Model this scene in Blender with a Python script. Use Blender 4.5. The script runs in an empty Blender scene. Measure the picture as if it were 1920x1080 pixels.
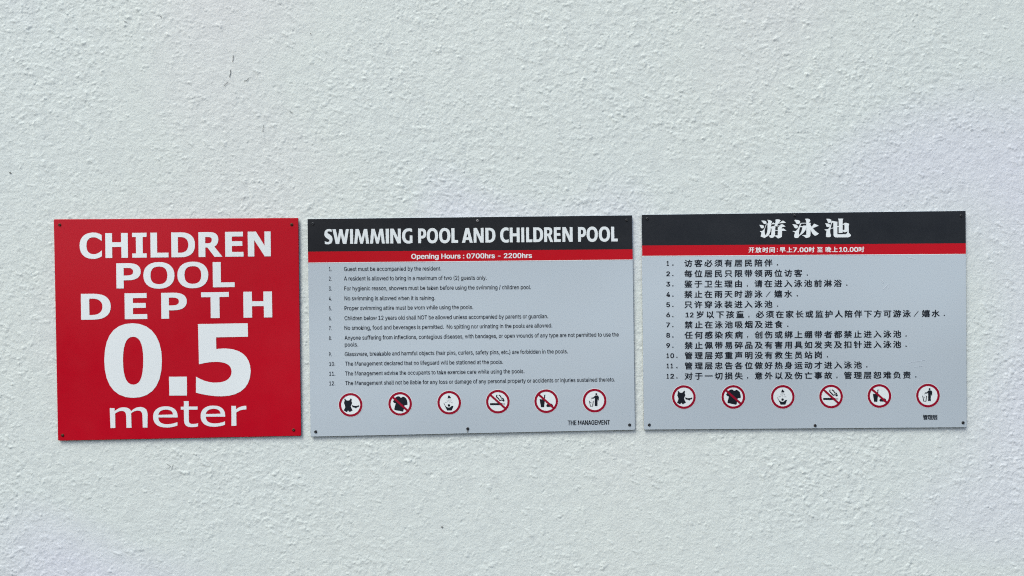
import bpy, math, os
import numpy as np
from mathutils import Vector, Matrix
from mathutils.geometry import tessellate_polygon

# ------------------------------------------------------------------ scene, camera, light
SC = bpy.context.scene
COL = SC.collection
U = 1.0 / 675.0            # one drawing unit on the wall, about 1.5 mm
TILT = math.radians(0.65)  # the phone was held slightly askew
EYE_Z = 1.60
FACE_Y = -0.007            # front faces of the sign panels


def wall_xz(x, y):
    """drawing units (x right, y down, as surveyed by the tilted phone) -> metres along the wall"""
    a, b = (x - 960.0) * U, (540.0 - y) * U
    c, s = math.cos(TILT), math.sin(TILT)
    return a * c + b * s, EYE_Z - a * s + b * c


cam = bpy.data.cameras.new('camera')
cam.lens = 26.0
cam.sensor_width = 36.0
cam.clip_start = 0.05
cam.clip_end = 200.0
cam_ob = bpy.data.objects.new('camera', cam)
COL.objects.link(cam_ob)
dist = 1920 * U * cam.lens / 36.0
c_, s_ = math.cos(TILT), math.sin(TILT)
cam_ob.matrix_world = Matrix(((c_, s_, 0, 0), (0, 0, -1, FACE_Y - dist), (-s_, c_, 0, EYE_Z), (0, 0, 0, 1)))
SC.camera = cam_ob

SUN_EL, SUN_AZ = math.radians(56), math.radians(-38)     # azimuth from straight in front of the wall, minus = left
to_sun = Vector((math.sin(SUN_AZ) * math.cos(SUN_EL), -math.cos(SUN_AZ) * math.cos(SUN_EL), math.sin(SUN_EL)))
world = bpy.data.worlds.new('World')
SC.world = world
world.use_nodes = True
wn, wl = world.node_tree.nodes, world.node_tree.links
sky = wn.new('ShaderNodeTexSky')
sky.sky_type = 'NISHITA'
sky.sun_disc = False
sky.sun_elevation = SUN_EL
sky.sun_rotation = math.atan2(to_sun.x, to_sun.y)
sky.air_density = 1.0
sky.dust_density = 3.5
sky.ozone_density = 1.0
wl.new(sky.outputs[0], wn['Background'].inputs[0])
wn['Background'].inputs[1].default_value = 0.10

sun = bpy.data.lights.new('sun', 'SUN')
sun.energy = 1.1
sun.angle = math.radians(28)
sun.color = (0.98, 1.0, 0.90)
sun_ob = bpy.data.objects.new('sun', sun)
sun_ob.rotation_euler = to_sun.to_track_quat('Z', 'Y').to_euler()
sun_ob.location = (-2, -3, 5)
COL.objects.link(sun_ob)

SC.view_settings.view_transform = 'Standard'
SC.view_settings.look = 'None'
SC.view_settings.gamma = 1.0
SC.view_settings.exposure = 0.91
SC.cycles.filter_width = 1.1
SC.cycles.use_denoising = False


# ------------------------------------------------------------------ materials
def nodes_of(name):
    m = bpy.data.materials.new(name)
    m.use_nodes = True
    nt = m.node_tree
    return m, nt.nodes, nt.links, nt.nodes['Principled BSDF']


def ramp(n, l, src, stops):
    r = n.new('ShaderNodeValToRGB')
    els = r.color_ramp.elements
    els[0].position, els[0].color = stops[0][0], (*stops[0][1], 1)
    els[1].position, els[1].color = stops[-1][0], (*stops[-1][1], 1)
    for p, c in stops[1:-1]:
        e = els.new(p)
        e.color = (*c, 1)
    l.new(src, r.inputs[0])
    return r.outputs[0]


def noise(n, l, co, scale, detail=3.0, rough=0.55, dist=0.0):
    t = n.new('ShaderNodeTexNoise')
    t.inputs['Scale'].default_value = scale
    t.inputs['Detail'].default_value = detail
    t.inputs['Roughness'].default_value = rough
    t.inputs['Distortion'].default_value = dist
    l.new(co, t.inputs['Vector'])
    return t.outputs[0]


def mix(n, l, fac, a, b, mode='MIX'):
    m = n.new('ShaderNodeMix')
    m.data_type = 'RGBA'
    m.blend_type = mode
    for sock, v in ((m.inputs['Factor'], fac), (m.inputs[6], a), (m.inputs[7], b)):
        if hasattr(v, 'is_linked') or isinstance(v, bpy.types.NodeSocket):
            l.new(v, sock)
        elif isinstance(v, tuple):
            sock.default_value = (*v, 1)
        else:
            sock.default_value = v
    return m.outputs[2]


def print_paint(name, rgb, rough=0.38, spec=0.5, wear=0.06):
    """flat printed vinyl / lacquer: faint dust, slight waviness"""
    m, n, l, b = nodes_of(name)
    co = n.new('ShaderNodeNewGeometry').outputs['Position']
    dust = noise(n, l, co, 9.0, 5.0, 0.65)
    f = ramp(n, l, dust, [(0.35, (0, 0, 0)), (0.8, (1, 1, 1))])
    mul = n.new('ShaderNodeMath')
    mul.operation = 'MULTIPLY'
    l.new(f, mul.inputs[0])
    mul.inputs[1].default_value = wear
    l.new(mix(n, l, mul.outputs[0], rgb, (0.45, 0.47, 0.48)), b.inputs['Base Color'])
    rr = ramp(n, l, noise(n, l, co, 14.0, 4.0), [(0.3, (rough - .06,) * 3), (0.75, (rough + .08,) * 3)])
    l.new(rr, b.inputs['Roughness'])
    b.inputs['Specular IOR Level'].default_value = spec
    bp = n.new('ShaderNodeBump')
    bp.inputs['Strength'].default_value = 1.0
    bp.inputs['Distance'].default_value = 0.035
    l.new(noise(n, l, co, 1.7, 0.0), bp.inputs['Height'])
    l.new(bp.outputs[0], b.inputs['Normal'])
    return m


def metal(name, rgb, rough, rust=0.0):
    m, n, l, b = nodes_of(name)
    co = n.new('ShaderNodeNewGeometry').outputs['Position']
    f = ramp(n, l, noise(n, l, co, 420.0, 3.0), [(0.62 - rust * .35, (0, 0, 0)), (0.75 - rust * .2, (1, 1, 1))])
    l.new(mix(n, l, f, rgb, (0.10, 0.045, 0.02)), b.inputs['Base Color'])
    b.inputs['Metallic'].default_value = 0.6
    b.inputs['Roughness'].default_value = rough
    return m


M_RED = print_paint('red lacquer', (0.49, 0.0015, 0.0150), rough=0.30, spec=0.22, wear=0.008)
M_BANDRED = print_paint('red vinyl band', (0.50, 0.0015, 0.0115), rough=0.30, spec=0.20, wear=0.008)
M_DARK = print_paint('charcoal vinyl', (0.0130, 0.0155, 0.0205), rough=0.27, spec=0.22, wear=0.02)
M_GREY = print_paint('blue grey panel', (0.485, 0.568, 0.632), rough=0.36, wear=0.10)
M_WHITE = print_paint('white print', (0.80, 0.87, 0.89), rough=0.42, wear=0.03)
M_INK = print_paint('black print', (0.012, 0.016, 0.024), rough=0.45, spec=0.15, wear=0.0)
M_RING = print_paint('crimson print', (0.30, 0.003, 0.024), rough=0.45, spec=0.2, wear=0.0)
M_DROP = print_paint('grey print', (0.38, 0.41, 0.43), rough=0.5)
M_EDGE = print_paint('aluminium panel edge', (0.16, 0.17, 0.18), rough=0.6)
M_REDEDGE = print_paint('dark red edge', (0.10, 0.004, 0.010), rough=0.5)
M_SCREW = metal('aged dark screw', (0.035, 0.04, 0.045), 0.5)
M_SCREWPALE = metal('bare screw', (0.22, 0.22, 0.23), 0.45)
M_SCREWRUST = metal('rusty screw', (0.10, 0.03, 0.025), 0.6, 0.8)
M_CRACK = print_paint('dark crevice', (0.17, 0.18, 0.18), rough=0.9, spec=0.1)


def wall_paint():
    m, n, l, b = nodes_of('rough painted render')
    co = n.new('ShaderNodeNewGeometry').outputs['Position']
    # faint uneven tint of the masonry paint
    base = ramp(n, l, noise(n, l, co, 0.9, 1.5, 0.4, 0.2),
                [(0.35, (0.705, 0.752, 0.815)), (0.45, (0.700, 0.775, 0.760)), (0.57, (0.710, 0.780, 0.755)),
                 (0.72, (0.725, 0.750, 0.760))])
    spots = ramp(n, l, noise(n, l, co, 26.0, 6.0, 0.7), [(0.30, (0.90, 0.90, 0.91)), (0.55, (1, 1, 1))])
    col = mix(n, l, 1.0, base, spots, 'MULTIPLY')
    # pin-prick dirt in the pores
    pores = ramp(n, l, noise(n, l, co, 150.0, 3.0, 0.6), [(0.22, (0.55, 0.57, 0.58)), (0.33, (1, 1, 1))])
    col = mix(n, l, 1.0, col, pores, 'MULTIPLY')
    l.new(col, b.inputs['Base Color'])
    b.inputs['Roughness'].default_value = 0.62
    b.inputs['Specular IOR Level'].default_value = 0.35
    # fine grain
    h1 = noise(n, l, co, 170.0, 4.0, 0.6)
    h2 = noise(n, l, co, 520.0, 2.0, 0.5)
    add = n.new('ShaderNodeMath')
    add.operation = 'MULTIPLY_ADD'
    l.new(h2, add.inputs[0])
    add.inputs[1].default_value = 0.35
    l.new(h1, add.inputs[2])
    bp = n.new('ShaderNodeBump')
    bp.inputs['Strength'].default_value = 0.42
    bp.inputs['Distance'].default_value = 0.0022
    l.new(add.outputs[0], bp.inputs['Height'])
    l.new(bp.outputs[0], b.inputs['Normal'])
    return m


# ------------------------------------------------------------------ wall
def build_wall():
    step = 0.0027
    x0, x1, z0, z1 = -1.72, 1.72, EYE_Z - 1.04, EYE_Z + 1.04
    nx, nz = int((x1 - x0) / step), int((z1 - z0) / step)
    rng = np.random.default_rng(11)
    fx, fz = np.fft.rfftfreq(nx, step)[None, :], np.fft.fftfreq(nz, step)[:, None]

    def field(size, stretch=1.0, slope=1.6, ang=0.0):
        """random relief with power-law roughness below a given grain size in metres, unit variance"""
        c, q = math.cos(ang), math.sin(ang)
        u, v = fx * c + fz * q, -fx * q + fz * c
        f = np.sqrt((u * size * stretch) ** 2 + (v * size / stretch) ** 2)
        a = np.fft.irfft2(np.fft.rfft2(rng.standard_normal((nz, nx))) * f / (0.55 + f) ** (1 + slope), s=(nz, nx))
        return (a - a.mean()) / a.std()

    def step_up(a, t, w):
        u = np.clip((a - t) / w, 0, 1)
        return u * u * (3 - 2 * u)

    patch = 0.55 + 0.45 * np.tanh(field(0.30, slope=3.0) * 0.9)                 # where the spatter is thick
    h = field(0.6, slope=4.0) * 0.0006
    h += field(0.026, slope=1.9) * 0.00026 * (0.5 + patch)
    h += step_up(field(0.022, 0.75, 2.8, 0.5), 1.25, 0.35) * 0.0009 * (0.3 + patch)
    h += step_up(field(0.017, 1.25, 2.7, -0.4), 1.45, 0.40) * 0.0012 * (0.3 + patch)
    h += step_up(field(0.028, 0.7, 2.4, 0.9), 1.95, 0.22) * 0.0014
    h += step_up(field(0.014, 1.0, 2.6), 2.0, 0.5) * 0.0012 * (0.3 + patch)
    h -= step_up(field(0.022, 1.3, 2.2, 0.7), 2.5, 0.5) * 0.0014        # pits
    h *= 0.66
    # fade to the plain plane at the rim of the finely modelled area
    gx = np.minimum(np.arange(nx), np.arange(nx)[::-1]) / 25.0
    gz = np.minimum(np.arange(nz), np.arange(nz)[::-1]) / 25.0
    h *= np.clip(gx, 0, 1)[None, :] * np.clip(gz, 0, 1)[:, None]
    h -= np.median(h)
    h = np.clip(h, -0.004, 0.0039)
    xs = np.concatenate((np.linspace(-3.6, x0 - .04, 8), x0 + np.arange(nx) * step, np.linspace(x1 + .04, 3.6, 8)))
    zs = np.concatenate((np.linspace(0.0, z0 - .04, 5), z0 + np.arange(nz) * step, np.linspace(z1 + .04, 3.6, 6)))
    H = np.zeros((len(zs), len(xs)))
    H[5:5 + nz, 8:8 + nx] = h
    X, Z = np.meshgrid(xs, zs)
    co = np.stack((X, -H, Z), -1).reshape(-1, 3)
    W = len(xs)
    i = (np.arange(len(zs) - 1)[:, None] * W + np.arange(W - 1)[None, :]).ravel()
    quads = np.stack((i, i + 1, i + W + 1, i + W), -1)
    # sides and back of the masonry, 0.15 m thick
    b0 = len(co)
    back = np.array([(-3.6, .15, 0), (3.6, .15, 0), (3.6, .15, 3.6), (-3.6, .15, 3.6)])
    co = np.concatenate((co, back))
    c00, c10, c11, c01 = 0, W - 1, len(zs) * W - 1, (len(zs) - 1) * W
    extra = np.array([(b0, b0 + 3, b0 + 2, b0 + 1), (c01, c11, b0 + 2, b0 + 3), (c00, c01, b0 + 3, b0),
                      (c11, c10, b0 + 1, b0 + 2)])
    quads = np.concatenate((quads, extra))
    me = bpy.data.meshes.new('plaster')
    me.vertices.add(len(co))
    me.vertices.foreach_set('co', co.astype(np.float32).ravel())
    me.loops.add(quads.size)
    me.loops.foreach_set('vertex_index', quads.astype(np.int32).ravel())
    me.polygons.add(len(quads))
    me.polygons.foreach_set('loop_start', np.arange(0, quads.size, 4, dtype=np.int32))
    me.polygons.foreach_set('loop_total', np.full(len(quads), 4, dtype=np.int32))
    me.update(calc_edges=True)
    sm = np.ones(len(quads), dtype=bool)
    sm[-4:] = False
    me.polygons.foreach_set('use_smooth', sm)
    me.materials.append(wall_paint())
    return me


# ------------------------------------------------------------------ flat print geometry
def path(d, n=7):
    """tiny path reader: M/L/C absolute, several closed contours -> list of point lists"""
    out, cur, tok, i = [], [], d.replace('Z', ' ').split(), 0
    cmd = None
    while i < len(tok):
        if tok[i] in 'MLC':
            cmd = tok[i]
            i += 1
            if cmd == 'M' and cur:
                out.append(cur)
                cur = []
            continue
        if cmd in 'ML':
            cur.append((float(tok[i]), float(tok[i + 1])))
            i += 2
        else:
            p0 = cur[-1]
            v = [float(t) for t in tok[i:i + 6]]
            i += 6
            for k in range(1, n + 1):
                t = k / n
                a, b, c, e = (1 - t) ** 3, 3 * t * (1 - t) ** 2, 3 * t * t * (1 - t), t ** 3
                cur.append((a * p0[0] + b * v[0] + c * v[2] + e * v[4], a * p0[1] + b * v[1] + c * v[3] + e * v[5]))
    if cur:
        out.append(cur)
    clean = []
    for c in out:
        if math.dist(c[0], c[-1]) < 1e-6:
            c = c[:-1]
        clean.append(c)
    return clean


def disc(cx, cy, r, n=40):
    return [(cx + r * math.cos(2 * math.pi * k / n), cy + r * math.sin(2 * math.pi * k / n)) for k in range(n)]


def stroke(pts, w):
    """open line of constant width as one polygon"""
    left, right = [], []
    for k, p in enumerate(pts):
        a = pts[max(k - 1, 0)]
        b = pts[min(k + 1, len(pts) - 1)]
        dx, dy = b[0] - a[0], b[1] - a[1]
        L = math.hypot(dx, dy)
        nx, ny = -dy / L * w / 2, dx / L * w / 2
        left.append((p[0] + nx, p[1] + ny))
        right.append((p[0] - nx, p[1] - ny))
    return left + right[::-1]


class Print:
    """one thin printed / cut sheet lying d metres in front of the panel face"""

    def __init__(self, root):
        self.v, self.f, self.root = [], [], root

    def tri(self, pts2, tris, d):
        k = len(self.v)
        for x, y in pts2:
            X, Z = wall_xz(x, y)
            self.v.append((X, FACE_Y - d, Z))
        for t in tris:
            a, b, c = (pts2[q] for q in t)
            area = (b[0] - a[0]) * (c[1] - a[1]) - (b[1] - a[1]) * (c[0] - a[0])
            if abs(area) < 1e-9:
                continue
            t = t if area < 0 else (t[0], t[2], t[1])     # face the viewer (drawing y points down)
            self.f.append(tuple(k + q for q in t))

    def poly(self, contours, d):
        """polygon with holes"""
        if contours and isinstance(contours[0], tuple):
            contours = [contours]
        tris = tessellate_polygon([[Vector((x, y, 0)) for x, y in c] for c in contours])
        self.tri([p for c in contours for p in c], tris, d)

    def make(self, name, mat, parent, label=None):
        loc = self.root.location
        me = bpy.data.meshes.new(name)
        me.from_pydata([(x - loc.x, y - loc.y, z - loc.z) for x, y, z in self.v], [], self.f)
        me.materials.append(mat)
        ob = bpy.data.objects.new(name, me)
        COL.objects.link(ob)
        ob.parent = parent
        if label:
            ob['label'] = label
        return ob


# text: Blender's own fonts, turned into triangles once per string
def ui_font(file):
    try:
        p = os.path.join(bpy.utils.system_resource('DATAFILES'), 'fonts', file)
        return bpy.data.fonts.load(p) if os.path.exists(p) else None
    except Exception:
        return None


SANS = ui_font('Inter.woff2')
TCACHE = {}


def glyphs(body, font, res=2):
    key = (body, font.name if font else '', res)
    if key not in TCACHE:
        cu = bpy.data.curves.new('tmp', 'FONT')
        cu.body = body
        cu.size = 1.0
        cu.resolution_u = res
        cu.dimensions = '2D'
        cu.fill_mode = 'BOTH'
        if font:
            cu.font = font
        ob = bpy.data.objects.new('tmp', cu)
        COL.objects.link(ob)
        dg = bpy.context.evaluated_depsgraph_get()
        me = ob.evaluated_get(dg).to_mesh()
        me.calc_loop_triangles()
        v = [(p.co.x, p.co.y) for p in me.vertices]
        t = [tuple(q.vertices) for q in me.loop_triangles]
        ob.evaluated_get(dg).to_mesh_clear()
        bpy.data.objects.remove(ob)
        bpy.data.curves.remove(cu)
        TCACHE[key] = (v, t)
    return TCACHE[key]


def cap_height(font):
    v, _ = glyphs('H', font)
    return max(p[1] for p in v)


BOLD = {'thin': ((0.0, 0.0), (0.2, 0.0)), 'semi': ((-.22, -.1), (.22, -.1), (0, .14)),
        'bold': ((-.42, -.2), (.42, -.2), (-.42, .2), (.42, .2)), 'cjk': ((-.42, 0), (.42, 0), (0, -.27), (0, .27))}


def text_line(pr, body, x0, y0, x1, y1, cap, weight='thin', d=0.0005, font=SANS, bold_scale=1.0):
    """set one line so that its ink runs from (x0,y0) to (x1,y1) along the baseline with the given cap height"""
    v, t = glyphs(body, font)
    lo, hi = min(p[0] for p in v), max(p[0] for p in v)
    L = math.hypot(x1 - x0, y1 - y0)
    ux, uy = (x1 - x0) / L, (y1 - y0) / L
    sx, sy = L / (hi - lo), cap / cap_height(font)
    for k, (ox, oy) in enumerate(BOLD[weight]):
        pts = []
        for a, b in v:
            s, h = (a - lo) * sx + ox * bold_scale, b * sy + oy * bold_scale
            pts.append((x0 + ux * s + uy * h, y0 + uy * s - ux * h))
        pr.tri(pts, t, d + k * 0.00003)


def cjk_char(pr, ch, cx, cy, w, h, weight='cjk', d=0.0005, slope=0.0, bold_scale=1.0):
    v, t = glyphs(ch, None)
    for k, (ox, oy) in enumerate(BOLD[weight]):
        pts = []
        for a, b in v:
            X, Y = (a - CJK_MID[0]) * w / CJK_EM + ox * bold_scale, -(b - CJK_MID[1]) * h / CJK_EM + oy * bold_scale
            pts.append((cx + X, cy + Y + X * slope))
        pr.tri(pts, t, d + k * 0.00003)


_v, _t = glyphs('国', None)
_xs, _ys = [p[0] for p in _v], [p[1] for p in _v]
CJK_MID = ((min(_xs) + max(_xs)) / 2, (min(_ys) + max(_ys)) / 2)
CJK_EM = max(_ys) - min(_ys)          # ink height of a full square character


# ------------------------------------------------------------------ things
def thing(name, label, cat, x, y, group=None):
    o = bpy.data.objects.new(name, None)
    COL.objects.link(o)
    X, Z = wall_xz(x, y)
    o.location = (X, 0, Z)
    o.empty_display_size = 0.1
    o['label'] = label
    o['category'] = cat
    if group:
        o['group'] = group
    return o


def holder(name, parent):
    o = bpy.data.objects.new(name, None)
    COL.objects.link(o)
    o.parent = parent
    o.empty_display_size = 0.05
    return o


def panel(root, tl, tr, br, bl, front, edge):
    """aluminium composite sheet 3 mm thick with softly rounded corners and arris"""
    r, bev = 2.2, 0.45
    cs = [tl, tr, br, bl]
    outline = []
    for k in range(4):
        p, a, b = Vector(cs[k]), Vector(cs[k - 1]), Vector(cs[(k + 1) % 4])
        da, db = (a - p).normalized(), (b - p).normalized()
        for q in range(5):
            t = q / 4
            s = p + da * r * (1 - t) ** 2 + db * r * t ** 2
            outline.append(tuple(s))
    cen = Vector(((tl[0] + br[0]) / 2, (tl[1] + br[1]) / 2))

    def ring(inset, y):
        out = []
        for s in outline:
            q = Vector(s)
            dx = inset * (1 if q.x < cen.x else -1)
            dy = inset * (1 if q.y < cen.y else -1)
            X, Z = wall_xz(q.x + dx, q.y + dy)
            out.append((X, y, Z))
        return out
    n = len(outline)
    loc = root.location
    vs = ring(bev, FACE_Y) + ring(0, FACE_Y + bev * U * .8) + ring(0, FACE_Y + 0.003)
    vs = [(x - loc.x, y - loc.y, z - loc.z) for x, y, z in vs]
    fs = [tuple(range(n))[::-1]]
    for lv in range(2):
        for k in range(n):
            a, b = lv * n + k, lv * n + (k + 1) % n
            fs.append((a, b, b + n, a + n))
    fs.append(tuple(range(2 * n, 3 * n)))
    me = bpy.data.meshes.new('panel')
    me.from_pydata(vs, [], fs)
    me.materials.append(front)
    me.materials.append(edge)
    me.update()
    import bmesh
    bm = bmesh.new()
    bm.from_mesh(me)
    bmesh.ops.recalc_face_normals(bm, faces=bm.faces)
    bm.to_mesh(me)
    bm.free()
    for k, p in enumerate(me.polygons):
        if k > n:
            p.material_index = 1
    ob = bpy.data.objects.new('panel', me)
    COL.objects.link(ob)
    ob.parent = root
    return ob


def screw_mesh():
    """pan head screw with a cross-slot dimple"""
    prof = [(0.0, 0.5), (1.0, 0.6), (1.35, 1.9), (2.4, 1.75), (3.5, 1.25), (4.2, 0.5), (4.3, 0.0)]
    n, vs, fs = 20, [], []
    for r, h in prof:
        for k in range(n):
            a = 2 * math.pi * k / n
            rr = r * (1 + (0.35 if 0 < r < 1.5 else 0) * (abs(math.cos(2 * a)) - .5))
            vs.append((rr * math.cos(a) / 1000, -h / 1000, rr * math.sin(a) / 1000))
    for i in range(len(prof) - 1):
        for k in range(n):
            a, b = i * n + k, i * n + (k + 1) % n
            fs.append((a, a + n, b + n, b))
    me = bpy.data.meshes.new('screw')
    me.from_pydata(vs, [], fs)
    me.update()
    for p in me.polygons:
        p.use_smooth = True
    return me


SCREW = {}


def screw(root, x, y, mat, size=1.0, label=None):
    if mat.name not in SCREW:
        me = screw_mesh()
        me.materials.append(mat)
        SCREW[mat.name] = me
    ob = bpy.data.objects.new('screw', SCREW[mat.name])
    COL.objects.link(ob)
    ob.parent = root
    X, Z = wall_xz(x, y)
    ob.location = (X - root.location.x, FACE_Y - 0.0004 - root.location.y, Z - root.location.z)
    ob.scale = (size, 1, size)
    ob.rotation_euler = (0, (x * 0.37 + y * 0.21) % 1.5, 0)
    if label:
        ob['label'] = label
    return ob


# wide bold letters (box 100 x 100, y up)
WIDE = {
    'C': 'M 100 93 C 88 100 76 103 60 103 C 22 103 0 82 0 50 C 0 18 22 -3 60 -3 C 76 -3 88 0 100 8 L 100 31 C 88 22 78 16 64 16 C 42 16 31 28 31 50 C 31 72 42 84 62 84 C 76 84 86 78 97 70 L 100 70',
    'H': 'M 0 0 L 0 100 L 30 100 L 30 63 L 70 63 L 70 100 L 100 100 L 100 0 L 71 0 L 71 44 L 30 44 L 30 0',
    'I': 'M 0 0 L 0 17 L 26 17 L 26 83 L 0 83 L 0 100 L 100 100 L 100 83 L 73 83 L 73 17 L 100 17 L 100 0',
    'L': 'M 0 0 L 0 100 L 37 100 L 37 19 L 100 19 L 100 0',
    'D': 'M 0 0 L 0 100 L 42 100 C 80 100 100 82 100 50 C 100 18 80 0 42 0 Z M 28 18 L 28 81 L 38 81 C 60 81 72 70 72 50 C 72 30 60 18 38 18',
    'R': 'M 0 0 L 0 100 L 45 100 C 74 100 85 89 85 70 C 85 56 78 47 68 41 L 102 0 L 68 0 L 38 38 L 29 38 L 29 0 Z M 29 55 L 29 80 L 40 80 C 52 80 57 77 57 69 C 57 59 51 55 40 55',
    'E': 'M 0 0 L 0 100 L 98 100 L 98 81 L 37 81 L 37 62 L 94 62 L 94 43 L 37 43 L 37 19 L 100 19 L 100 0',
    'N': 'M 0 0 L 0 100 L 36 100 L 73 43 L 73 100 L 100 100 L 100 0 L 73 0 L 28 66 L 28 0',
    'P': 'M 0 0 L 0 100 L 50 100 C 82 100 100 88 100 67 C 100 44 82 32 48 32 L 30 32 L 30 0 Z M 30 51 L 30 81 L 42 81 C 60 81 69 78 69 66 C 69 55 60 51 42 51',
    'O': 'M 50 103 C 82 103 100 83 100 50 C 100 17 82 -3 50 -3 C 18 -3 0 17 0 50 C 0 83 18 103 50 103 Z M 50 85 C 69 85 77 73 77 50 C 77 27 69 15 50 15 C 31 15 23 27 23 50 C 23 73 31 85 50 85',
    'T': 'M 34 0 L 34 81 L 0 81 L 0 100 L 100 100 L 100 81 L 66 81 L 66 0',
}
# narrow bold letters for the header
NARROW = {
    'S': 'M 90 98 C 78 101 68 102 58 102 C 22 102 2 88 2 69 C 2 52 14 44 40 36 C 56 31 62 28 62 22 C 62 16 54 14 42 14 C 28 14 16 16 6 20 L 6 1 C 18 -1 30 -2 44 -2 C 80 -2 100 12 100 31 C 100 49 86 58 62 66 C 45 72 39 75 39 79 C 39 84 46 86 58 86 C 70 86 80 84 90 81',
    'W': 'M 0 100 L 20 100 L 32 38 L 42 100 L 60 100 L 71 38 L 82 100 L 100 100 L 84 0 L 63 0 L 51 60 L 40 0 L 19 0',
    'I': 'M 0 0 L 0 100 L 100 100 L 100 0',
    'M': 'M 0 0 L 10 100 L 32 100 L 50 38 L 66 100 L 88 100 L 100 0 L 80 0 L 73 62 L 59 0 L 41 0 L 27 62 L 20 0',
    'N': 'M 0 0 L 0 100 L 33 100 L 72 40 L 72 100 L 100 100 L 100 0 L 68 0 L 28 62 L 28 0',
    'G': 'M 98 97 C 85 101 75 102 66 102 C 25 102 0 82 0 50 C 0 18 22 -2 62 -2 C 76 -2 88 0 100 4 L 100 53 L 74 53 L 74 19 C 70 17 66 16 62 17 C 42 18 30 30 30 50 C 30 72 44 82 66 82 C 78 82 88 79 98 76',
    'P': 'M 0 0 L 0 100 L 45 100 C 80 100 100 88 100 66 C 100 42 78 31 45 31 L 36 31 L 36 0 Z M 36 50 L 36 81 L 46 81 C 60 81 65 76 65 66 C 65 55 58 50 46 50',
    'O': 'M 50 102 C 82 102 100 82 100 50 C 100 18 82 -2 50 -2 C 18 -2 0 18 0 50 C 0 82 18 102 50 102 Z M 50 82 C 66 82 73 72 73 50 C 73 28 66 18 50 18 C 34 18 27 28 27 50 C 27 72 34 82 50 82',
    'L': 'M 0 0 L 0 100 L 47 100 L 47 19 L 100 19 L 100 0',
    'A': 'M 0 0 L 34 100 L 66 100 L 100 0 L 72 0 L 65 19 L 35 19 L 29 0 Z M 41 37 L 60 37 L 51 64',
    'D': 'M 0 0 L 0 100 L 36 100 C 78 100 100 84 100 51 C 100 17 78 0 36 0 Z M 31 18 L 31 82 L 40 82 C 60 82 69 72 69 50 C 69 28 60 18 40 18',
    'C': 'M 100 98 C 88 101 80 102 70 102 C 26 102 0 82 0 50 C 0 18 26 -2 70 -2 C 82 -2 90 -1 100 2 L 100 22 C 92 19 84 17 76 17 C 48 17 36 30 36 50 C 36 70 48 82 74 82 C 84 82 92 80 100 77',
    'H': 'M 0 0 L 0 100 L 30 100 L 30 61 L 70 61 L 70 100 L 100 100 L 100 0 L 70 0 L 70 41 L 30 41 L 30 0',
    'R': 'M 0 0 L 0 100 L 46 100 C 78 100 92 90 92 72 C 92 58 84 50 72 45 L 102 0 L 68 0 L 43 40 L 33 40 L 33 0 Z M 33 57 L 33 82 L 44 82 C 56 82 61 78 61 70 C 61 62 56 57 46 57',
    'E': 'M 0 0 L 0 100 L 98 100 L 98 82 L 42 82 L 42 60 L 95 60 L 95 42 L 42 42 L 42 18 L 100 18 L 100 0',
}


def letter_row(root, name, table, text, spans, base, cap, mat, label=None, lean=0.0):
    """each letter is its own cut piece; base = ((x,y),(x,y)) baseline, spans = left/right of every letter"""
    h = holder(name, root)
    if label:
        h['label'] = label
    (bx0, by0), (bx1, by1) = base
    sl = (by1 - by0) / (bx1 - bx0)
    for ch, (a, b) in zip(text, spans):
        pr = Print(root)
        cs = [[(a + px / 100 * (b - a) - py / 100 * cap * lean, by0 + (a + px / 100 * (b - a) - bx0) * sl - py / 100 * cap)
               for px, py in c] for c in path(table[ch])]
        pr.poly(cs, 0.00055)
        pr.make('letter', mat, h)
    return h


def traced(root, name, pieces, ox, oy, sc, mat, parent, d=0.00055, label=None):
    pr = Print(root)
    for k, p in enumerate(pieces):
        cs = path(p) if isinstance(p, str) else [p]
        pr.poly([[(ox + x / sc, oy + y / sc) for x, y in c] for c in cs], d + k * 0.00004)
    return pr.make(name, mat, parent, label)


def quad_sheet(root, name, pts, mat, d):
    pr = Print(root)
    pr.poly([pts], d)
    return pr.make(name, mat, root)


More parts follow.
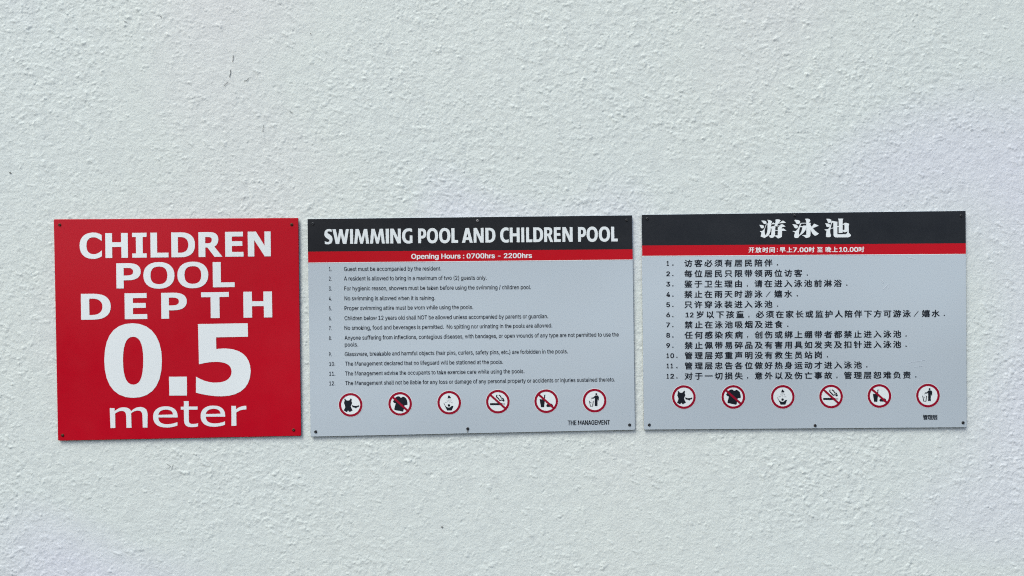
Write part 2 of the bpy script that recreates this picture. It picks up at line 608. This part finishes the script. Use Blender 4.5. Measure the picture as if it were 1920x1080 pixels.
# ------------------------------------------------------------------ the six round pictograms
PICTO = [
    ('one-piece swimsuit and swimming trunks in a red ring', (540, 508), False,
     ['M 305 290 C 320 270 345 275 355 300 C 370 340 410 352 450 350 C 490 348 520 320 530 285 C 540 265 570 270 578 290 L 570 370 L 592 435 C 580 480 555 520 545 570 L 610 715 L 500 768 L 470 750 L 442 700 L 410 768 L 380 765 L 285 715 L 335 610 C 345 560 320 500 292 440 C 310 400 330 350 305 290',
      'M 595 525 L 610 515 L 660 545 L 770 548 L 830 520 L 852 535 L 845 575 L 780 595 L 735 635 L 690 605 L 600 585'], []),
    ('crossed-out black t-shirt in a red ring', (537, 530), True,
     ['M 345 320 C 400 255 460 245 520 258 C 540 312 600 312 636 262 C 700 270 760 320 785 385 C 800 440 808 500 805 560 C 775 575 735 575 700 568 C 690 640 668 730 652 795 C 642 818 622 814 600 806 L 330 752 C 312 742 325 700 336 660 C 350 600 362 550 374 512 C 340 505 290 480 272 452 C 280 420 290 410 305 395'], []),
    ('shower head above a bather in a tub in a red ring', (535, 550), False,
     ['M 520 270 L 592 350 L 587 380 L 478 380 L 484 340',
      'M 330 565 L 350 570 C 390 680 450 730 520 730 C 570 730 610 700 615 668 L 692 666 L 627 832 L 453 832 L 400 720',
      disc(525, 648, 44, 16)],
     [disc(x, y, r, 8) for x, y, r in ((480, 405, 15), (525, 410, 17), (570, 405, 15), (450, 450, 13), (500, 455, 15), (545, 450, 13), (600, 450, 15),
                                       (470, 495, 12), (520, 500, 13), (580, 495, 12), (400, 530, 15), (445, 535, 13), (540, 540, 11), (605, 530, 13), (640, 535, 11))]),
    ('crossed-out smoking cigarette in a red ring', (537, 550), True,
     ['M 248 605 L 700 605 L 700 675 L 248 675', stroke([(500, 300), (484, 365), (555, 435), (610, 505), (690, 482), (765, 535)], 42),
      stroke([(573, 305), (640, 350), (652, 408), (730, 432), (768, 520)], 38)],
     ['M 715 605 L 750 605 L 750 675 L 715 675', 'M 766 605 L 800 605 L 800 675 L 766 675']),
    ('crossed-out drink cup with straw and food in a red ring', (532, 538), True,
     ['M 288 455 L 484 480 L 452 752 L 338 752', 'M 458 312 L 497 290 L 478 470 L 448 470',
      'M 528 685 L 595 625 L 735 628 L 787 690 L 745 742 L 558 742'], []),
    ('person dropping litter into a basket in a red ring', (540, 545), False,
     [disc(600, 305, 35, 16),
      'M 560 355 L 640 353 C 680 360 697 400 694 440 L 687 535 L 663 540 L 645 470 L 643 742 L 543 742 L 546 440 L 490 470 L 418 468 L 422 435 L 490 428',
      stroke([(345, 550), (383, 752), (462, 755), (490, 555)], 26), disc(400, 605, 17, 8)],
     [disc(410, 505, 11, 8), disc(440, 550, 11, 8), disc(425, 640, 10, 8)]),
]


def pictogram(root, cx, cy, spec, k=19.63):
    text, (ox, oy), barred, black, grey = spec
    pr = Print(root)
    pr.poly([disc(cx, cy, 23.0, 56)], 0.0003)
    head = pr.make('pictogram', M_WHITE, root, 'round pictogram of a ' + text if not text.startswith('one') else 'round pictogram of a ' + text)
    pr = Print(root)
    pr.poly([disc(cx, cy, 22.2, 56), disc(cx, cy, 17.9, 56)], 0.0006)
    pr.make('ring', M_RING, head)
    if grey:
        traced(root, 'grey_marks', grey, cx - ox / k, cy - oy / k, k, M_DROP, head, 0.0005)
    traced(root, 'symbol', black, cx - ox / k, cy - oy / k, k, M_INK, head, 0.00075)
    if barred:
        pr = Print(root)
        a = math.radians(42)
        c, s = math.cos(a), math.sin(a)
        R, w = 19.4, 1.9
        pr.poly([[(cx - c * R + s * w, cy - s * R - c * w), (cx + c * R + s * w, cy + s * R - c * w),
                  (cx + c * R - s * w, cy + s * R + c * w), (cx - c * R - s * w, cy - s * R + c * w)]], 0.0010)
        pr.make('slash', M_RING, head)


# ------------------------------------------------------------------ wall
wall_root = bpy.data.objects.new('stucco_wall', build_wall())
COL.objects.link(wall_root)
wall_root['label'] = 'rough white rendered outdoor wall behind the three signs'
wall_root['category'] = 'wall'


def wall_mark(name, pts, w, label):
    w *= 0.66 if len(pts) > 1 else 1.0
    pr = Print(wall_root)
    pr.poly([stroke(pts, w) if len(pts) > 1 else disc(*pts[0], w, 10)], 0.0)
    ob = pr.make(name, M_CRACK, wall_root, label)
    ob.location.y = -FACE_Y - 0.0016
    return ob


# ------------------------------------------------------------------ red depth sign
red = thing('depth_sign', 'square red sign with large white lettering CHILDREN POOL DEPTH 0.5 meter', 'sign', 336, 822)
panel(red, (100.6, 411.2), (559.2, 408.6), (564.4, 817.2), (108.6, 826.4), M_RED, M_REDEDGE)
letter_row(red, 'top_line', WIDE, 'CHILDREN',
           [(149.6, 191.4), (198.0, 240.2), (248.2, 275.4), (282.6, 316.2), (321.6, 366.0), (372.6, 416.4), (422.6, 456.8), (465.0, 508.0)],
           ((149.6, 484.3), (508, 480.5)), 46.6, M_WHITE, 'word CHILDREN in white bold capitals', lean=0.012)
letter_row(red, 'second_line', WIDE, 'POOL', [(218.6, 264.4), (269.2, 327.6), (333.0, 391.0), (399.4, 440.2)],
           ((218.6, 540.9), (440, 538.2)), 47.2, M_WHITE, 'word POOL in white bold capitals', lean=0.012)
letter_row(red, 'third_line', WIDE, 'DEPTH', [(152.3, 208.2), (234.2, 276.4), (302.8, 350.8), (377.6, 429.8), (456.8, 510.6)],
           ((152.3, 599.6), (510.6, 595.0)), 48.6, M_WHITE, 'word DEPTH in widely spaced white capitals', lean=0.012)
num = holder('depth_number', red)
num['label'] = 'very large white number 0.5'
traced(red, 'digit', ['M 425 68 C 640 68 767 230 767 505 C 767 790 650 935 432 935 C 215 935 97 780 97 500 C 97 215 210 68 425 68 Z M 432 225 C 515 225 550 320 550 500 C 550 690 515 782 435 782 C 350 782 315 680 315 495 C 315 320 350 225 432 225'],
       180, 595, 6.194, M_WHITE, num)
traced(red, 'decimal_point', ['M 848 690 L 1056 688 L 1058 908 L 853 908'], 180, 595, 6.194, M_WHITE, num)
traced(red, 'digit', ['M 1185 78 L 1763 68 L 1766 225 L 1395 232 L 1398 370 C 1440 362 1480 360 1520 362 C 1700 370 1797 470 1797 625 C 1797 810 1670 917 1460 917 C 1340 917 1240 895 1162 875 L 1162 688 C 1240 735 1310 758 1390 758 C 1510 758 1575 710 1575 630 C 1575 555 1510 517 1400 517 C 1320 517 1260 530 1197 545'],
       180, 595, 6.194, M_WHITE, num)
unit = holder('unit_line', red)
unit['label'] = 'word meter in thin white lower case'
E_LOW = 'M 948 258 L 700 258 C 700 315 740 345 810 345 C 860 345 905 335 945 318 L 945 362 C 900 380 850 388 800 388 C 695 388 632 340 632 250 C 632 165 695 115 795 115 C 895 115 948 165 948 240 Z M 700 225 L 888 220 C 885 180 855 157 795 157 C 740 157 705 185 700 225'
for shape, dx, dy in (
        ('M 75 138 L 137 138 L 138 178 C 175 145 210 128 250 128 C 300 128 335 142 350 178 C 385 142 425 122 470 124 C 530 126 562 155 562 225 L 560 388 L 500 388 L 495 235 C 493 190 475 170 440 170 C 410 170 380 180 350 203 L 355 390 L 290 392 L 286 240 C 285 195 268 175 232 175 C 200 175 170 188 145 208 L 147 393 L 85 395', 0, 0),
        (E_LOW, 0, 0),
        ('M 1028 48 L 1090 48 L 1090 118 L 1205 118 L 1203 158 L 1090 158 L 1092 290 C 1092 330 1105 342 1140 342 C 1165 342 1190 338 1210 332 L 1210 372 C 1185 380 1160 383 1130 383 C 1060 383 1030 355 1030 290 L 1028 158 L 988 158 L 988 120 L 1028 120', 0, 0),
        (E_LOW, 611, -10),
        ('M 1638 110 L 1697 110 L 1698 155 C 1730 125 1780 108 1830 108 L 1832 155 C 1785 155 1735 165 1702 195 L 1703 365 L 1640 367', 0, 0)):
    traced(red, 'letter', [shape], 195 + dx / 6.857, 745 + dy / 6.857, 6.857, M_WHITE, unit)
screw(red, 112, 421.5, M_SCREWRUST)
screw(red, 547, 421, M_SCREWRUST)
screw(red, 117.5, 816, M_SCREWRUST)
screw(red, 550.5, 806, M_SCREWRUST)

# ------------------------------------------------------------------ English rules sign
G2 = 'pool rules signs with charcoal headers'
eng = thing('rules_sign', 'pale grey English pool rules sign headed SWIMMING POOL AND CHILDREN POOL, middle of the row', 'sign', 886, 813, G2)
panel(eng, (576.2, 410.2), (1185.4, 403.2), (1190.8, 806.2), (582.2, 819.0), M_GREY, M_EDGE)
quad_sheet(eng, 'header_band', [(576.7, 410.7), (1184.9, 403.7), (1185.9, 467.4), (577.4, 471.9)], M_DARK, 0.0003)
quad_sheet(eng, 'hours_band', [(577.4, 471.9), (1185.9, 467.4), (1186.2, 486.6), (577.8, 492.4)], M_BANDRED, 0.0003)
quad_sheet(eng, 'white_line', [(577.8, 492.4), (1186.2, 486.6), (1186.2, 487.7), (577.8, 493.5)], M_WHITE, 0.0003)
letter_row(eng, 'title_lettering', NARROW, 'SWIMMINGPOOLANDCHILDRENPOOL',
           [(608.2, 623.7), (623.7, 654.5), (656.6, 662.3), (664.2, 692.2), (693.9, 721.7), (723.5, 729.6), (731.9, 751.8), (754.0, 773.5),
            (784.2, 799.5), (800.3, 821.6), (823.3, 844.7), (846.6, 859.0), (866.2, 886.6), (888.2, 907.0), (910.2, 929.2),
            (937.9, 953.8), (955.9, 974.5), (977.6, 983.1), (986.6, 998.3), (1000.0, 1018.6), (1020.4, 1037.0), (1038.6, 1051.5), (1054.7, 1073.8),
            (1083.9, 1099.0), (1099.9, 1121.0), (1122.8, 1144.0), (1146.0, 1158.3)],
           ((608, 457.6), (1158, 452.6)), 27.6, M_WHITE, lean=0.012)
pr = Print(eng)
text_line(pr, 'Opening Hours : 0700hrs - 2200hrs', 771.6, 485.2, 997, 483.5, 8.9, 'bold')
pr.make('hours_lettering', M_WHITE, eng)
RULES = [
    ('1.', 'Guest must be accompanied by the resident.', 645.0, 508.0, 827.0, 507.0),
    ('2.', 'A resident is allowed to bring in a maximum of two (2) guests only.', 645.0, 525.8, 912.3, 524.2),
    ('3.', 'For hygienic reason, showers must be taken before using the swimming / children pool.', 645.6, 544.4, 995.3, 541.9),
    ('4.', 'No swimming is allowed when it is raining.', 646.0, 563.0, 815.8, 562.2),
    ('5.', 'Proper swimming attire must be worn while using the pools.', 646.0, 581.5, 887.0, 579.2),
    ('6.', 'Children below 12 years old shall NOT be allowed unless accompanied by parents or guardian.', 646.0, 600.2, 1027.4, 596.4),
    ('7.', 'No smoking, food and beverages is permitted.  No spitting nor urinating in the pools are allowed.', 646.0, 618.4, 1035.4, 613.8),
    ('8.', 'Anyone suffering from inflections, contagious diseases, with bandages, or open wounds of any type are not permitted to use the', 646.2, 637.0, 1160.0, 630.6),
    ('9.', 'Glassware, breakable and harmful objects (hair pins, curlers, safety pins, etc.) are forbidden in the pools.', 646.6, 667.4, 1064.5, 662.2),
    ('10.', 'The Management declared that no lifeguard will be stationed at the pools.', 647.2, 685.6, 943.2, 682.0),
    ('11.', 'The Management advise the occupants to take exercise care while using the pools.', 647.2, 703.9, 983.2, 699.4),
    ('12.', 'The Management shall not be liable for any loss or damage of any personal property or accidents or injuries sustained thereto.', 647.4, 722.0, 1153.0, 715.0),
]
NUM_SPAN = {1: (616.9, 621.6), 2: (617.4, 628.4)}
for no, body, x0, y0, x1, y1 in RULES:
    pr = Print(eng)
    sl = (y1 - y0) / (x1 - x0)
    a, b = NUM_SPAN[len(no) - 1]
    text_line(pr, no, a, y0 - (x0 - a) * sl, b, y0 - (x0 - b) * sl, 7.4, 'semi', bold_scale=.38)
    pr.make('rule_number', M_INK, eng)
    pr = Print(eng)
    text_line(pr, body, x0, y0, x1, y1, 7.5, 'semi', bold_scale=.38)
    if no == '8.':
        pr.make('rule_text', M_INK, eng)
        pr = Print(eng)
        text_line(pr, 'pools.', 646.6, 649.6, 671.3, 649.4, 7.5, 'semi', bold_scale=.38)
    pr.make('rule_text', M_INK, eng)
pr = Print(eng)
text_line(pr, 'THE MANAGEMENT', 1064.8, 796.8, 1143.4, 795.8, 8.3, 'bold', bold_scale=.65)
pr.make('signature_lettering', M_INK, eng)
for (cx, cy), spec in zip([(657.5, 759.0), (750.3, 757.1), (842.3, 754.9), (933.5, 753.0), (1024.1, 752.2), (1114.9, 751.0)], PICTO):
    pictogram(eng, cx, cy, spec)
screw(eng, 586.8, 419.6, M_SCREW)
screw(eng, 895.5, 414.2, M_SCREWPALE)
screw(eng, 1175.0, 412.6, M_SCREW)
screw(eng, 592.0, 809.5, M_SCREW)
screw(eng, 877.0, 803.8, M_SCREW)
screw(eng, 1180.5, 796.6, M_SCREW)

# ------------------------------------------------------------------ Chinese rules sign
chi = thing('rules_sign', 'pale grey Chinese pool rules sign with large white characters on its charcoal header', 'sign', 1510, 804, G2)
panel(chi, (1202.6, 402.3), (1810.8, 394.9), (1812.8, 801.4), (1207.4, 805.8), M_GREY, M_EDGE)
quad_sheet(chi, 'header_band', [(1203.1, 402.8), (1810.3, 395.4), (1810.8, 456.2), (1203.8, 460.4)], M_DARK, 0.0003)
quad_sheet(chi, 'hours_band', [(1203.8, 460.4), (1810.8, 456.2), (1811.0, 476.0), (1204.1, 479.8)], M_BANDRED, 0.0003)
quad_sheet(chi, 'white_line', [(1204.1, 479.8), (1811.0, 476.0), (1811.0, 477.1), (1204.1, 480.9)], M_WHITE, 0.0003)
title = holder('title_lettering', chi)
traced(chi, 'character', [
    'M 230 275 C 280 260 350 262 395 280 C 430 300 440 340 425 365 C 400 395 350 400 330 380 C 300 350 280 300 230 275',
    'M 165 425 C 230 430 300 430 335 460 C 350 490 335 540 290 552 C 240 560 215 530 205 490 C 195 460 180 440 165 425',
    'M 420 375 L 440 385 C 430 430 400 510 380 560 C 365 600 360 640 365 690 C 370 740 380 790 400 810 L 430 820 L 480 830 C 440 870 390 890 340 910 L 310 885 C 280 880 240 870 218 845 C 230 800 245 740 240 700 C 220 690 200 680 190 655 L 270 650 C 330 610 370 560 395 460',
    'M 465 240 C 520 240 590 255 630 290 C 645 310 630 350 600 370 L 590 400 L 490 400 C 500 340 495 280 465 240',
    'M 430 375 L 610 375 L 595 500 L 590 560 C 590 650 560 760 500 820 C 480 850 450 850 420 850 L 405 810 C 450 740 470 640 470 540 L 470 395 L 430 395',
    'M 600 400 L 680 335 L 750 380 L 740 400 L 610 405',
    'M 590 500 C 620 490 640 470 680 470 L 760 480 L 755 560 C 750 680 745 760 740 840 C 700 880 650 910 600 905 C 570 900 545 860 510 825 L 600 800 C 610 720 620 640 620 560 L 590 555',
    'M 765 230 C 840 210 910 225 960 260 L 930 290 C 900 330 880 360 850 400 L 820 450 L 760 480 L 720 470 C 740 400 760 350 765 300',
    'M 860 345 L 930 340 C 960 310 990 280 1040 268 C 1080 285 1120 320 1145 350 L 870 372 L 850 372',
    'M 750 455 L 930 450 C 950 410 980 395 1010 400 C 1060 420 1100 460 1130 490 L 1020 505 C 1000 520 990 540 990 560 L 1060 560 C 1090 580 1130 610 1165 640 L 1000 648 L 1000 860 C 960 890 900 920 850 925 C 820 900 790 860 735 840 L 740 815 L 845 810 L 850 645 L 745 645 L 745 625 L 850 620 L 845 520 C 870 510 890 490 910 475 L 755 478',
], 1415, 400, 19.63, M_WHITE, title)
traced(chi, 'character', [
    'M 270 245 C 350 235 440 240 480 280 C 505 310 500 360 460 385 C 420 400 370 395 345 365 C 325 320 305 280 270 245',
    'M 205 405 C 270 400 350 405 390 440 C 420 470 415 520 385 545 C 340 560 290 550 270 510 C 255 460 235 430 205 405',
    'M 515 352 L 550 360 C 520 420 480 500 470 580 C 455 660 440 740 455 790 C 470 830 450 880 405 905 C 360 915 310 910 280 885 C 255 850 285 790 295 740 L 290 690 L 215 665 L 220 650 L 330 650 C 380 610 420 550 445 480',
    'M 670 205 C 740 190 800 195 835 215 C 860 240 870 270 860 295 L 820 320 L 820 345 L 870 350 C 890 380 880 400 865 410 C 880 440 900 470 915 490 L 900 600 L 870 640 C 880 700 870 780 868 840 C 830 880 770 905 700 905 C 670 880 650 840 565 810 L 580 800 L 720 795 C 725 650 715 500 720 400 L 720 375 L 540 375 L 545 350 L 715 350 C 720 290 700 240 670 205',
    'M 495 470 L 590 470 L 610 450 L 720 450 L 715 540 C 700 640 600 760 460 830 L 455 800 C 510 740 560 650 575 510 L 490 510',
    'M 915 500 C 950 450 980 400 1020 383 C 1070 400 1130 435 1175 460 L 1060 505 L 965 540 L 900 580',
    'M 870 560 L 960 550 C 1020 630 1100 700 1185 745 C 1140 780 1100 810 1040 828 C 980 800 920 720 880 620',
], 1475, 400, 19.63, M_WHITE, title)
traced(chi, 'character', [
    'M 175 205 C 240 195 310 200 350 230 C 380 260 370 310 340 340 C 310 360 270 360 245 340 C 225 290 205 250 175 205',
    'M 135 370 C 200 365 270 370 320 405 L 325 470 C 290 510 230 515 195 495 C 175 450 160 410 135 370',
    'M 375 280 L 395 350 C 375 400 350 440 355 500 L 345 560 C 310 620 310 680 330 740 C 350 790 365 830 335 865 C 290 885 200 885 165 850 C 165 790 185 730 185 640 L 115 610 L 118 595 L 240 580 C 280 540 320 480 340 400',
    'M 390 275 L 600 315 L 585 345 L 585 770 L 880 770 C 920 760 950 720 965 660 L 1000 600 L 1010 720 C 1040 750 1080 780 1090 815 C 1070 850 1030 880 960 885 L 530 885 C 480 880 445 840 445 790 L 440 550 L 350 570 L 355 548 L 440 520 L 435 340 L 385 350',
    'M 585 470 L 640 465 L 640 500 L 585 505',
    'M 610 195 L 805 195 L 780 260 L 780 720 L 635 725 L 635 260',
    'M 780 405 L 860 350 C 900 345 940 355 980 370 L 1025 395 L 1005 430 L 1005 660 L 850 700 L 790 665 L 775 620 L 830 610 L 850 590 L 845 410 L 785 430',
], 1540, 400, 19.63, M_WHITE, title)
# opening hours, white on red
pr = Print(chi)
SL = -0.0055
for ch, cx in (('开', 1408.9), ('放', 1422.0), ('时', 1434.9), ('间', 1447.6), ('早', 1467.2), ('上', 1480.2),
               ('时', 1521.6), ('至', 1537.2), ('晚', 1552.9), ('上', 1565.5), ('时', 1614.8)):
    cjk_char(pr, ch, cx, 468.9 + (cx - 1408) * SL, 10.0, 9.6, slope=SL, bold_scale=.8)
for yy in (466.8, 471.2):
    pr.poly([disc(1457.3, yy, 0.95, 10)], 0.0005)
text_line(pr, '7.00', 1487.4, 472.8, 1515.0, 472.6, 8.6, 'bold')
text_line(pr, '10.00', 1573.6, 472.3, 1608.4, 472.1, 8.6, 'bold')
pr.make('hours_lettering', M_WHITE, chi)
CRULES = [
    ('访客必须有居民陪伴.', 493.9), ('每位居民只限带领两位访客.', 513.4), ('鉴于卫生理由,请在进入泳池前淋浴.', 532.7),
    ('禁止在雨天时游泳/嬉水.', 552.1), ('只许穿泳装进入泳池.', 571.3), ('#岁以下孩童,必须在家长或监护人陪伴下方可游泳/嬉水.', 590.3),
    ('禁止在泳池吸烟及进食.', 609.2), ('任何感染疾病,创伤或绑上绷带者都禁止进入泳池.', 628.6),
    ('禁止佩带易碎品及有害用具如发夹及扣针进入泳池.', 647.9), ('管理层郑重声明没有救生员站岗.', 666.9),
    ('管理层忠告各位做好热身运动才进入泳池.', 686.1), ('对于一切损失,意外以及伤亡事故,管理层恕难负责.', 705.4),
]
for k, (body, cy) in enumerate(CRULES):
    pr = Print(chi)
    x = 1283.6 + (0.6 if k >= 5 else 0)
    for q, ch in enumerate(body):
        cx = x + 6.9 + 18.85 * q - (0.0175 if k == 5 else 0.0115) * q * q
        yy = cy + (cx - 1290) * -0.0052
        if ch == '.':
            pr.poly([[(cx - 2.6, yy + 2.3), (cx - .5, yy + 2.3), (cx - .5, yy + 4.4), (cx - 2.6, yy + 4.4)]], 0.0005)
        elif ch == ',':
            pr.poly([[(cx - 3.0, yy + 2.2), (cx - 1.1, yy + 2.2), (cx - 1.1, yy + 4.3), (cx - 2.3, yy + 6.0), (cx - 2.8, yy + 5.6), (cx - 2.1, yy + 4.2), (cx - 3.0, yy + 4.2)]], 0.0005)
        elif ch == '/':
            pr.poly([stroke([(cx - 4.6, yy + 5.6), (cx + 3.8, yy - 5.0)], 1.1)], 0.0005)
        elif ch == '#':
            text_line(pr, '12', cx - 5.4, yy + 4.4, cx + 8.8, yy + 4.4, 8.6, 'bold')
            x += 2.6
        else:
            cjk_char(pr, ch, cx, yy, 13.7, 12.6, slope=-0.0052)
    pr.make('rule_text', M_INK, chi)
    pr = Print(chi)
    no = str(k + 1)
    yy = cy + 4.1
    for q, dch in enumerate(no):
        dx = 1249.6 + q * 7.6
        if dch == '1':
            text_line(pr, '1', dx + .6, yy, dx + 4.2, yy, 8.4, 'bold')
        else:
            text_line(pr, dch, dx, yy, dx + 6.2, yy, 8.4, 'bold')
    dx = 1249.6 + (len(no) - 1) * 7.6 + 10.9
    pr.poly([[(dx, yy - 2.1), (dx + 2.1, yy - 2.1), (dx + 2.1, yy), (dx, yy)]], 0.0005)
    pr.make('rule_number', M_INK, chi)
pr = Print(chi)
for ch, cx in (('管', 1734.8), ('理', 1744.0), ('层', 1753.2)):
    cjk_char(pr, ch, cx, 782.4, 8.6, 8.6, 'cjk', bold_scale=.6)
pr.make('signature_lettering', M_INK, chi)
for (cx, cy), spec in zip([(1282.2, 744.4), (1374.9, 744.2), (1467.6, 744.0), (1558.1, 743.3), (1648.7, 742.3), (1739.7, 741.6)], PICTO):
    pictogram(chi, cx, cy, spec)
screw(chi, 1213.6, 410.2, M_SCREW)
screw(chi, 1490.2, 404.0, M_SCREW)
screw(chi, 1802.0, 404.6, M_SCREW)
screw(chi, 1217.4, 796.6, M_SCREW)
screw(chi, 1528.2, 797.8, M_SCREW)
screw(chi, 1805.6, 792.4, M_SCREW)

# faint scuffs in the grey vinyl
M_SCUFF = print_paint('pale scuff', (0.56, 0.64, 0.71), rough=0.6)
for pts, w in (([(1653, 524), (1656, 528), (1655, 531)], 1.6), ([(1656, 542), (1660, 538), (1664, 533.5)], 2.0), ([(1667, 538), (1665, 541)], 1.2),
               ([(1702, 680.5), (1718, 677.5), (1734, 675)], 0.9), ([(1714, 688), (1730, 686)], 0.8), ([(1700, 482), (1716, 485)], 1.6)):
    pr = Print(chi)
    pr.poly([stroke(pts, w)], 0.0004)
    pr.make('scuff', M_SCUFF, chi)
M_GRIME = print_paint('grey grime', (0.24, 0.26, 0.27), rough=0.8, spec=0.1)
pr = Print(eng)
pr.poly([[(875.2, 806.5), (879.0, 806.5), (878.2, 809.8), (877.6, 811.0), (876.0, 811.0), (875.4, 809.5)]], 0.0005)
pr.make('grime_run', M_GRIME, eng, 'short grey dirt run under the middle bottom screw')

# ------------------------------------------------------------------ marks in the wall
for pts, w in (([(435.9, 102), (435.6, 109), (434.6, 115)], 1.5), ([(430.8, 130), (430.4, 137), (428.8, 144)], 1.7),
               ([(426.5, 152), (421, 157), (418.4, 161)], 1.3), ([(464.5, 145), (462, 149.5), (456, 151)], 1.7),
               ([(493.5, 234), (492, 240), (491.3, 246)], 1.3), ([(541, 207), (547.5, 210.5)], 1.3), ([(230, 38), (236, 40)], 1.2), ([(311, 871), (318, 875), (313, 880)], 1.0), ([(323, 872), (320, 880)], 0.9)):
    wall_mark('crack', pts, w, 'short dark hairline crack in the render')
for x, y, r in ((828.5, 989.5, 1.7), (16.5, 323.5, 1.7), (581.5, 61.5, 1.1), (300, 30, 1.2)):
    wall_mark('pinhole', [(x, y)], r, 'small dark pinhole in the render')
